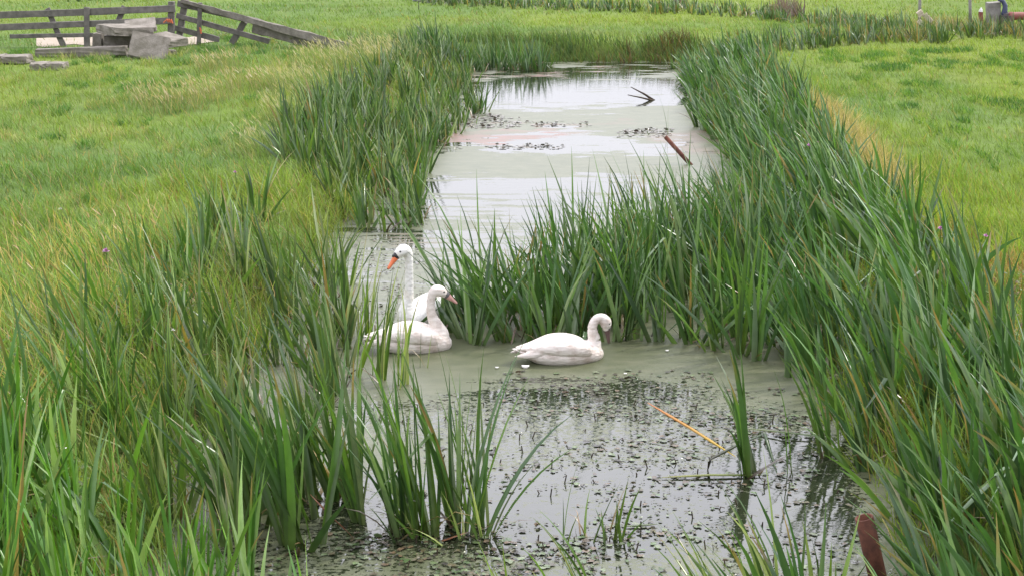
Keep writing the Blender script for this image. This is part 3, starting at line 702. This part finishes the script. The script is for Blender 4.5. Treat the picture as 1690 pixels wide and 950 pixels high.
def slab(px, py, Y, sx, sy, sz, rz, label, tilt=(0, 0), name='concrete_slab', grp='loose concrete slabs by the gate', cat='concrete slab', mat=None):
    bm = bmesh.new(); bmesh.ops.create_cube(bm, size=1)
    bmesh.ops.scale(bm, vec=(sx, sy, sz), verts=bm.verts)
    bmesh.ops.subdivide_edges(bm, edges=bm.edges[:], cuts=3, use_grid_fill=True)
    for v in bm.verts: v.co += Vector([random.uniform(-.012, .012) for _ in range(3)])
    bmesh.ops.bevel(bm, geom=[e for e in bm.edges if e.calc_face_angle(0) > .9], offset=.012, segments=2, affect='EDGES')
    o = link(name, bm, mat or M_CONC); o.location = PY(px, py, Y); o.rotation_euler = (R(tilt[0]), R(tilt[1]), R(rz))
    tag(o, label, cat, grp); return o
slab(206, 50, 39.9, 1.0, .90, .19, 40, 'thick concrete slab lying flat on top of the pile', (2, 3))
slab(232, 43, 40.4, .72, .55, .12, 12, 'thin pale slab at the very top back of the pile', (22, -5))
slab(246, 79, 38.95, .86, .62, .15, 5, 'broad slab tilted up against the front of the pile', (62, 12))
slab(268, 67, 40.2, .66, 1.15, .18, -24, 'slab lying low at the right end of the pile', (0, 12))
slab(197, 68, 40.2, .66, .6, .28, 8, 'block of concrete supporting the top slab')
slab(163, 67, 40.4, .22, .4, .34, 0, 'small concrete block at the left foot of the pile')
slab(135, 86, 39.3, 2.12, .26, .20, -3, 'long concrete beam lying in the grass before the gate', (0, -2))
slab(28, 97.5, 38.0, .56, .6, .17, 2, 'flat slab right half of the pair at the left picture edge')
slab(-14, 97.5, 38.0, .56, .6, .17, 1, 'flat slab cut off by the left picture edge')
slab(67, 110.5, 36.8, .36, .5, .18, 2, 'left of two small slabs nearest the camera in the grass')
slab(95, 110.5, 36.8, .36, .5, .18, -2, 'right of two small slabs nearest the camera in the grass')
slab(22, 106, 38.05, .9, .4, .12, 0, 'low dark timber bearer under the left flat slabs', name='timber_bearer', cat='timber', grp=None, mat=M_WOOD)
slab(284, 87, 39.7, .17, .17, .12, 20, 'small lump of broken concrete right of the tilted slab')
# sandy track behind the gate
M_SAND = simple_mat('pale_sand', (.26, .21, .16), (.38, .33, .27), 6, .95, .4)
bm = bmesh.new(); lo_ = []; hi_ = []
for k in range(25):
    t = k / 24; u = 60 + 300 * t
    a1 = at(u, 77 - 5 * t + 2 * math.sin(k), .4); a2 = at(u, 62 + 1.5 * math.sin(k * 1.7), .4)
    lo_.append(bm.verts.new((a1.x, a1.y, .412))); hi_.append(bm.verts.new((a2.x, a2.y, .412)))
for k in range(24): bm.faces.new([lo_[k], lo_[k + 1], hi_[k + 1], hi_[k]])
tag(link('path', bm, M_SAND), 'pale sandy track behind the gate', 'path', kind='structure')

# far right things
YR = 46.0
M_POLE = simple_mat('grey_post', (.16, .15, .14), (.28, .27, .25), 8, .9, .4)
M_DARK = simple_mat('dark_metal', (.045, .04, .042), (.10, .085, .08), 10, .6, .3, .4)
M_BLUE = simple_mat('dark_blue_metal', (.035, .045, .10), (.07, .08, .15), 10, .5, .3, .5)
M_RED = simple_mat('red_metal', (.16, .045, .04), (.28, .10, .08), 8, .6, .4, .4)
M_PALE = simple_mat('pale_board', (.38, .32, .24), (.55, .48, .38), 8, .9, .4)
M_WHITE = simple_mat('white_paint', (.5, .5, .48), (.7, .7, .68), 12, .8, .3)
for (u, vt, vb, lab, lean) in ((1517, -28, 46, 'thin grey pole with pale broken boards at its foot', 1), (1602, -30, 52, 'thin grey pole left of the short red and white stake', -1)):
    bm = bmesh.new(); tube(bm, [PY(u, vb + 8, YR), PY(u + lean, (vb + vt) / 2, YR), PY(u + 2 * lean, vt, YR)], [.045, .042, .038], 10)
    tag(link('pole', bm, M_POLE, smooth=True), lab, 'pole', 'thin poles in the far right reeds')
beam('timber_post', PY(1639, 4, 46.2), PY(1639.5, 62, 46.2), .33, .3, M_POLE); tag(bpy.data.objects['timber_post'], 'thick square timber post beside the pump', 'post')
# stake: pointed, red with white tip
stake = empty('marker_stake', PY(1618.5, 45, 46.0)); tag(stake, 'short pointed stake with red body and white tip', 'stake')
bm = bmesh.new(); tube(bm, [PY(1619, 50, 46) - stake.location, PY(1618.5, 20, 46) - stake.location], [.065, .06], 8); link('shaft', bm, M_RED, stake, smooth=False)
bm = bmesh.new(); tube(bm, [PY(1618.5, 20, 46) - stake.location, PY(1619, 17, 46) - stake.location, PY(1619.5, 12.5, 46) - stake.location], [.062, .05, .006], 8); link('tip', bm, M_WHITE, stake)
for i, (a_, b_, hh, lab) in enumerate((((1516, 19), (1521, 27), .16, 'upper pale broken board by the far pole'), ((1526, 24), (1537, 37), .13, 'longest pale broken board leaning right of the far pole'), ((1515, 34), (1526, 43), .12, 'lowest pale broken board by the far pole'))):
    o = beam('broken_board', PY(*a_, 45.8), PY(*b_, 45.8), hh, .05, M_PALE, None, 4, .015); tag(o, lab, 'board', 'broken boards by the far pole')
pump = empty('water_pump', PY(1662, 48, 46)); tag(pump, 'dark metal pasture pump with red horizontal pipe at the right edge', 'pump')
pl_ = lambda u, v, Y=46.0: PY(u, v, Y) - pump.location
bm = bmesh.new(); tube(bm, [pl_(1659, 54), pl_(1659, 40), pl_(1660, 26)], [.17, .17, .165], 14); link('housing', bm, M_DARK, pump)
bm = bmesh.new(); tube(bm, [pl_(1656, 26), pl_(1658, 20), pl_(1659, 10), pl_(1655, 2), pl_(1648, -1)], [.075, .08, .065, .06, .05], 12); link('upper_pipe', bm, M_BLUE, pump, smooth=True)
bm = bmesh.new(); tube(bm, [pl_(1655, 25.5), pl_(1663, 25.0)], .09, 14); link('flange', bm, M_DARK, pump)
bm = bmesh.new(); tube(bm, [pl_(1664, 32), pl_(1670, 28), pl_(1674, 27), pl_(1700, 27), pl_(1716, 27)], [.10, .15, .11, .105, .105], 14); link('red_pipe', bm, M_RED, pump, smooth=True)
bm = bmesh.new(); tube(bm, [pl_(1682, 52), pl_(1682, 30)], .045, 8); link('support', bm, M_DARK, pump)

# ------------------------------------------------------------------ birds
def feather_mat(name, white, stain, amount, low=None):
    m, nt, out = node_mat(name)
    tc = N(nt, 'ShaderNodeTexCoord'); no = N(nt, 'ShaderNodeTexNoise', Scale=7.0, Detail=5.0, Roughness=.6); nt.links.new(tc.outputs['Object'], no.inputs['Vector'])
    r = ramp(nt, [(.5 - amount, white), (.74 - amount * .5, stain)]); nt.links.new(no.outputs['Fac'], r.inputs[0])
    b = N(nt, 'ShaderNodeBsdfPrincipled', Roughness=.75); b.inputs['Specular IOR Level'].default_value = .2
    nt.links.new(r.outputs[0], b.inputs['Base Color'])
    mp = N(nt, 'ShaderNodeMapping'); mp.inputs['Scale'].default_value = (11, 34, 34); nt.links.new(tc.outputs['Object'], mp.inputs['Vector'])
    n2 = N(nt, 'ShaderNodeTexVoronoi', Scale=1.0); nt.links.new(mp.outputs[0], n2.inputs['Vector'])
    bu = N(nt, 'ShaderNodeBump', Strength=.5, Distance=.012); nt.links.new(n2.outputs['Distance'], bu.inputs['Height']); nt.links.new(bu.outputs[0], b.inputs['Normal'])
    nt.links.new(b.outputs[0], out.inputs[0]); return m
M_ADULT = feather_mat('adult_plumage', (.80, .79, .77), (.62, .58, .50), .0)
M_CYG = feather_mat('cygnet_plumage', (.72, .66, .62), (.42, .33, .28), .02)
M_BILLO = simple_mat('orange_bill', (.62, .14, .05), (.70, .20, .08), 10, .45, .1, .4)
M_BILLP = simple_mat('pink_grey_bill', (.42, .22, .20), (.52, .30, .26), 20, .5, .1, .4)
M_BILLG = simple_mat('grey_brown_bill', (.075, .048, .045), (.13, .08, .075), 20, .5, .1, .4)
M_BLACK = simple_mat('black_skin', (.012, .012, .013), (.03, .03, .03), 10, .4, .1, .5)
M_LORE = simple_mat('grey_lore', (.09, .085, .09), (.14, .13, .13), 10, .6, .1, .3)
def catmull(P, n=5):
    P = [np.array(p, float) for p in P]; out = []
    for i in range(len(P) - 1):
        p0 = P[max(i - 1, 0)]; p1 = P[i]; p2 = P[i + 1]; p3 = P[min(i + 2, len(P) - 1)]
        for k in range(n):
            t = k / n; out.append(.5 * ((2 * p1) + (-p0 + p2) * t + (2 * p0 - 5 * p1 + 4 * p2 - p3) * t * t + (-p0 + 3 * p1 - 3 * p2 + p3) * t ** 3))
    out.append(P[-1]); return out
def loft(bm, rings_def, seg=20):               # rings along x: (x, yc, zc, hw, hz)
    rr = []
    for (x, yc, zc, hw, hz) in catmull(rings_def, 4):
        hw = max(hw, .003); hz = max(hz, .003)
        rr.append([bm.verts.new((x, yc + hw * math.cos(a), zc + hz * math.sin(a))) for a in [k * 2 * math.pi / seg for k in range(seg)]])
    for a_, b_ in zip(rr[:-1], rr[1:]):
        for k in range(seg): bm.faces.new([a_[k], a_[(k + 1) % seg], b_[(k + 1) % seg], b_[k]])
    bm.faces.new(rr[0][::-1]); bm.faces.new(rr[-1]); bmesh.ops.recalc_face_normals(bm, faces=bm.faces)
def fuse(ob, voxel, it=6):
    md = ob.modifiers.new('r', 'REMESH'); md.mode = 'VOXEL'; md.voxel_size = voxel; md.use_smooth_shade = True
    ms_ = ob.modifiers.new('s', 'SMOOTH'); ms_.iterations = it; ms_.factor = .6
    dg = bpy.context.evaluated_depsgraph_get(); me = bpy.data.meshes.new_from_object(ob.evaluated_get(dg))
    ob.modifiers.clear(); old = ob.data; ob.data = me; bpy.data.meshes.remove(old)
    for p in me.polygons: p.use_smooth = True
def swan(loc, rz, sc, neck, bill, label, adult, plum, billm, wing_lift=0.0, yaw=0.0, zs=1.0):
    root = empty('swan', loc, rz); root.scale = (sc, sc, sc * zs); tag(root, label, 'swan')
    bm = bmesh.new()
    loft(bm, [(-.47, 0, .165, .012, .006), (-.42, 0, .145, .045, .014), (-.34, 0, .105, .085, .05), (-.24, 0, .085, .13, .095), (-.10, 0, .08, .175, .135), (.05, 0, .08, .19, .15),
              (.18, 0, .075, .17, .135), (.28, 0, .065, .13, .11), (.35, 0, .055, .075, .075), (.385, 0, .05, .02, .03)])
    pts = catmull([(p[0], 0, p[1], p[2]) for p in neck], 5)
    if yaw:                                     # turn the upper neck and head sideways
        px0, pz0 = neck[-5][0], neck[-5][1]
        q = []
        for p in pts:
            k = min(1, max(0, (p[2] - .35) / .2)) * yaw; dx = p[0] - px0
            q.append(np.array([px0 + dx * math.cos(k), dx * math.sin(k), p[2], p[3]]))
        pts = q
    tube(bm, [p[:3] for p in pts], [p[3] for p in pts], 16)
    e = pts[-1]; bmesh.ops.create_uvsphere(bm, u_segments=14, v_segments=10, radius=float(e[3]) * 1.0, matrix=Matrix.Translation(Vector(e[:3])))
    h = pts[-8]; 
    body = link('body', bm, plum, root); fuse(body, .010, 4)
    for s in (-1, 1):
        bm = bmesh.new(); wl = wing_lift
        loft(bm, [(.26, s * .10, .10, .02, .03), (.21, s * .125, .125, .05, .07), (.08, s * .13, .155 + wl * .5, .075, .095), (-.08, s * .115, .17 + wl, .08, .09), (-.20, s * .085, .165 + wl, .065, .065), (-.31, s * .05, .16 + wl, .045, .04), (-.43, s * .025, .165 + wl * .6, .015, .01)], 18)
        for j in range(7):                      # folded flight feathers
            x0 = .05 - j * .045; zz = .205 - j * .016 + wl; yo = s * (.155 - j * .006)
            loft(bm, [(x0, yo, zz, .012, .014), (x0 - .10, yo - s * .012, zz - .004, .016, .024), (x0 - .20, yo - s * .035, zz - .006, .012, .018), (x0 - .25, yo - s * .05, zz - .006, .004, .005)], 8)
        wg = link('wing', bm, plum, root); fuse(wg, .008, 3)
    def bl(p):
        if not yaw: return Vector((p[0], 0, p[1]))
        dx = p[0] - px0; return Vector((px0 + dx * math.cos(yaw), dx * math.sin(yaw), p[1]))
    a_, b_ = bl(bill[0]), bl(bill[1]); d = (b_ - a_).normalized(); side = Vector((math.sin(yaw) * -1, math.cos(yaw), 0)); up = side.cross(d) * -1
    if up.z < 0: up = -up
    bm = bmesh.new(); L_ = (b_ - a_).length; rr = []
    for (t, w_, h_) in ((-.25, .026, .030), (0, .028, .033), (.25, .024, .026), (.5, .021, .019), (.75, .022, .015), (.93, .019, .011), (1, .009, .005)):
        c = a_ + d * L_ * t + up * (-.004 * t)
        rr.append([bm.verts.new(c + side * w_ * math.cos(k * .5236) + up * h_ * math.sin(k * .5236)) for k in range(12)])
    for p, q in zip(rr[:-1], rr[1:]):
        for k in range(12): bm.faces.new([p[k], p[(k + 1) % 12], q[(k + 1) % 12], q[k]])
    bm.faces.new(rr[0][::-1]); bm.faces.new(rr[-1]); bmesh.ops.recalc_face_normals(bm, faces=bm.faces)
    bo = link('bill', bm, billm, root, smooth=True)
    bm = bmesh.new(); bmesh.ops.create_uvsphere(bm, u_segments=8, v_segments=6, radius=.008, matrix=Matrix.Translation(b_ - d * .006) @ Matrix.Diagonal((1.2, 1.3, .8, 1))); link('nail', bm, M_BLACK, bo, smooth=True)
    bm = bmesh.new(); rr = []                    # dark mask between bill and eye
    for (t, w_, h_) in ((-.62, .010, .010), (-.45, .030, .026), (-.2, .037, .037), (.0, .033, .036), (.10, .024, .027)):
        c = a_ + d * L_ * t + up * .002
        rr.append([bm.verts.new(c + side * w_ * math.cos(k * .5236) + up * h_ * math.sin(k * .5236)) for k in range(12)])
    for p, q in zip(rr[:-1], rr[1:]):
        for k in range(12): bm.faces.new([p[k], p[(k + 1) % 12], q[(k + 1) % 12], q[k]])
    bm.faces.new(rr[0][::-1]); bm.faces.new(rr[-1]); bmesh.ops.recalc_face_normals(bm, faces=bm.faces)
    link('lore', bm, M_BLACK if adult else M_LORE, root, smooth=True)
    if adult:
        bm = bmesh.new(); bmesh.ops.create_uvsphere(bm, u_segments=12, v_segments=8, radius=.017, matrix=Matrix.Translation(a_ + up * .026 + d * .006)); link('knob', bm, M_BLACK, root, smooth=True)
    for s in (-1, 1):
        bm = bmesh.new(); bmesh.ops.create_uvsphere(bm, u_segments=10, v_segments=8, radius=.0095, matrix=Matrix.Translation(a_ - d * .060 + up * .018 + side * s * .043)); link('eye', bm, M_BLACK, root, smooth=True)
    return root
neckR = [(.20, .06, .10), (.275, .11, .088), (.30, .19, .062), (.285, .27, .050), (.28, .34, .044), (.302, .405, .043), (.335, .435, .044), (.372, .430, .050), (.400, .395, .056), (.408, .350, .050), (.410, .315, .034)]
pR = at(928, 594); swan(pR, R(14), 1.07, neckR, ((.416, .315), (.442, .150)), 'cygnet on the right, off white with brown smudges, bill lowered to the duckweed', False, M_CYG, M_BILLG, zs=.86)
neckM = [(.22, .05, .12), (.27, .13, .095), (.245, .22, .068), (.20, .32, .050), (.185, .42, .043), (.19, .50, .041), (.208, .56, .048), (.243, .588, .057), (.285, .576, .055), (.318, .550, .042), (.338, .535, .031)]
pM = at(680, 576); swan(pM, R(10), 1.03, neckM, ((.345, .53), (.445, .45)), 'pale cygnet in the middle with raised head and pinkish bill behind thin shoots', False, M_CYG, M_BILLP, zs=.97)
neckA = [(.22, .06, .13), (.28, .15, .105), (.275, .26, .068), (.255, .38, .048), (.25, .50, .042), (.25, .62, .041), (.253, .72, .043), (.27, .785, .049), (.305, .808, .057), (.345, .792, .054), (.38, .765, .040), (.395, .75, .030)]
pA = at(713, 538); swan(pA, R(213), 1.05, neckA, ((.395, .748), (.49, .64)), 'white adult swan at the back with orange bill and long upright neck', True, M_ADULT, M_BILLO, .06)

# grey heron-like bird far off
pH = at(691, 17, .4); hz = pH.z
heron = empty('wading_bird', pH); tag(heron, 'small grey long necked bird standing in the far meadow', 'bird')
M_HG = simple_mat('grey_plumage', (.16, .17, .20), (.26, .27, .30), 10, .8, .2); M_HW = simple_mat('pale_plumage', (.42, .43, .42), (.52, .52, .50), 10, .8, .2)
bm = bmesh.new(); loft(bm, [(-.16, 0, .30, .02, .01), (-.08, 0, .32, .06, .07), (.02, 0, .36, .075, .09), (.09, 0, .40, .05, .06)], 12)
tube(bm, [(.06, 0, .38), (.09, 0, .48), (.075, 0, .58), (.06, 0, .64), (.08, 0, .69)], [.045, .03, .022, .022, .03], 10)
link('body', bm, M_HW, heron, smooth=True)
bm = bmesh.new(); loft(bm, [(-.18, 0, .29, .03, .015), (-.09, 0, .33, .075, .075), (.0, 0, .375, .082, .085), (.04, 0, .39, .05, .05)], 12); link('wing', bm, M_HG, heron, smooth=True)
bm = bmesh.new(); tube(bm, [(.09, 0, .69), (.19, 0, .665)], [.014, .003], 6); link('bill', bm, M_PALE, heron)
for s in (-1, 1):
    bm = bmesh.new(); tube(bm, [(0, s * .03, .30), (.01, s * .03, -.1)], .010, 6); link('leg', bm, M_DARK, heron)

# white feather, flowers
def feather(px, py, label, r=.03):
    bm = bmesh.new(); bmesh.ops.create_uvsphere(bm, u_segments=12, v_segments=8, radius=r, matrix=Matrix.Diagonal((1.3, .8, .55, 1)))
    for v in bm.verts: v.co.z += .3 * v.co.x ** 2 / r; v.co.y += random.uniform(-.1, .1) * r
    o = link('feather', bm, M_ADULT, smooth=True); o.location = at(px, py, .012); tag(o, label, 'feather', 'white feathers on the duckweed')
feather(867, 605, 'white curled feather just behind the tail of the right cygnet'); feather(820, 606, 'tiny white feather left of the right cygnet', .014); feather(1101, 578, 'tiny white feather right of the cygnets', .014); feather(1032, 616, 'tiny white feather below the right cygnet', .012)
M_PINK = simple_mat('pink_petals', (.42, .16, .38), (.58, .28, .52), 20, .7, .2); M_STEM = simple_mat('flower_stem', (.06, .12, .03), (.09, .15, .04), 20, .7, .2)
M_WPET = simple_mat('white_petals', (.6, .6, .56), (.75, .74, .7), 20, .7, .2)
def flower(px, py, h, label, mat=M_PINK, r=.03, name='pink_flower'):
    top = at(px, py, .4 + h); gz = float(terrain(np.array([top.x]), np.array([top.y]))[0]); root = empty(name, (top.x, top.y, gz)); tag(root, label, 'flower', 'small flowers on the banks')
    H = top.z - gz
    bm = bmesh.new(); tube(bm, [(0, 0, -.03), (.02, 0, H * .5), (0, 0, H)], .005, 5); link('stem', bm, M_STEM, root)
    bm = bmesh.new()
    for k in range(16):
        a_ = k * 2.4; e = .3 + 1.0 * (k % 4) / 3; dv = Vector((math.cos(a_) * math.cos(e), math.sin(a_) * math.cos(e), math.sin(e))); sd = dv.cross(Vector((0, 0, 1))).normalized() * r * .3
        c = Vector((0, 0, H)); bm.faces.new([bm.verts.new(c), bm.verts.new(c + dv * r * .6 + sd), bm.verts.new(c + dv * r), bm.verts.new(c + dv * r * .6 - sd)])
    link('petals', bm, mat, root)
for (u, v, h, lab, r, mt) in ((175, 416, .35, 'pink flower in the yellow grass on the left bank', .045, M_PINK), (250, 427, .3, 'pale pink flower right of the brighter one on the left bank', .03, M_PINK), (388, 285, .35, 'lilac flower beside the far left reeds', .03, M_PINK),
    (1336, 242, .5, 'pink flower head left of the straw patch on the right bank', .05, M_PINK), (1349, 239, .5, 'pink flower head touching the straw patch on the right bank', .05, M_PINK), (1552, 379, .4, 'pink flower in long grass behind the near right reeds', .04, M_PINK), (1627, 391, .4, 'pale pink flower near the right picture edge', .035, M_PINK),
    (104, 740, .35, 'small white flower among the left foreground reeds', .03, M_WPET), (100, 346, .2, 'white seed head in the left field', .03, M_WPET), (286, 545, .3, 'white flower at the edge of the left reeds', .02, M_WPET)):
    flower(u, v, h, lab, mt, r)

# ------------------------------------------------------------------ light
SUN_AZ, SUN_EL = R(62), R(48)                # azimuth clockwise from +Y: from the right, slightly beyond
w_ = bpy.data.worlds.new("World"); scene.world = w_; w_.use_nodes = True
nt = w_.node_tree; nt.nodes.clear()
out = nt.nodes.new('ShaderNodeOutputWorld'); bg = N(nt, 'ShaderNodeBackground', Strength=.1)
sky = N(nt, 'ShaderNodeTexSky', _sky_type='NISHITA', _sun_disc=False); sky.sun_elevation = SUN_EL; sky.sun_rotation = SUN_AZ; sky.dust_density = 2.5
tc = N(nt, 'ShaderNodeTexCoord'); mp = N(nt, 'ShaderNodeMapping'); mp.inputs['Scale'].default_value = (1, 1, 3); nt.links.new(tc.outputs['Generated'], mp.inputs['Vector'])
no = N(nt, 'ShaderNodeTexNoise', Scale=2.2, Detail=7.0, Roughness=.55); nt.links.new(mp.outputs[0], no.inputs['Vector'])
rp = ramp(nt, [(.30, (.82, .82, .82)), (.6, (1, 1, 1))]); nt.links.new(no.outputs['Fac'], rp.inputs[0])
cl = ramp(nt, [(.3, (.88, .88, 1.0)), (.7, (.99, .98, 1.03))]); nt.links.new(no.outputs['Fac'], cl.inputs[0])
sx = N(nt, 'ShaderNodeSeparateXYZ'); nt.links.new(tc.outputs['Generated'], sx.inputs[0])
mr = N(nt, 'ShaderNodeMapRange'); mr.inputs[1].default_value = -.2; mr.inputs[2].default_value = .93; mr.inputs[3].default_value = 16.0; mr.inputs[4].default_value = 27.0
nt.links.new(sx.outputs['Y'], mr.inputs[0])
sc_ = N(nt, 'ShaderNodeVectorMath', _operation='SCALE'); nt.links.new(cl.outputs[0], sc_.inputs[0]); mz = N(nt, 'ShaderNodeMapRange'); mz.inputs[1].default_value = .08; mz.inputs[2].default_value = .38; mz.inputs[3].default_value = .54; mz.inputs[4].default_value = 1.2
nt.links.new(sx.outputs['Z'], mz.inputs[0]); mm = N(nt, 'ShaderNodeMath', _operation='MULTIPLY'); nt.links.new(mr.outputs[0], mm.inputs[0]); nt.links.new(mz.outputs[0], mm.inputs[1]); nt.links.new(mm.outputs[0], sc_.inputs['Scale'])
mx = N(nt, 'ShaderNodeMix', _data_type='RGBA'); nt.links.new(rp.outputs[0], mx.inputs['Factor']); nt.links.new(sky.outputs[0], mx.inputs['A']); nt.links.new(sc_.outputs[0], mx.inputs['B'])
nt.links.new(mx.outputs['Result'], bg.inputs['Color']); nt.links.new(bg.outputs[0], out.inputs[0])
sd = bpy.data.lights.new('sun', 'SUN'); sd.energy = 3.0; sd.angle = R(3); sd.color = (1, .95, .86)
so = bpy.data.objects.new('sun', sd); COL.objects.link(so)
dv = Vector((math.sin(SUN_AZ) * math.cos(SUN_EL), math.cos(SUN_AZ) * math.cos(SUN_EL), math.sin(SUN_EL)))
so.rotation_euler = (-dv).to_track_quat('-Z', 'Y').to_euler()
scene.view_settings.view_transform = 'Standard'; scene.view_settings.look = 'None'; scene.view_settings.exposure = 0.16; scene.view_settings.gamma = 1
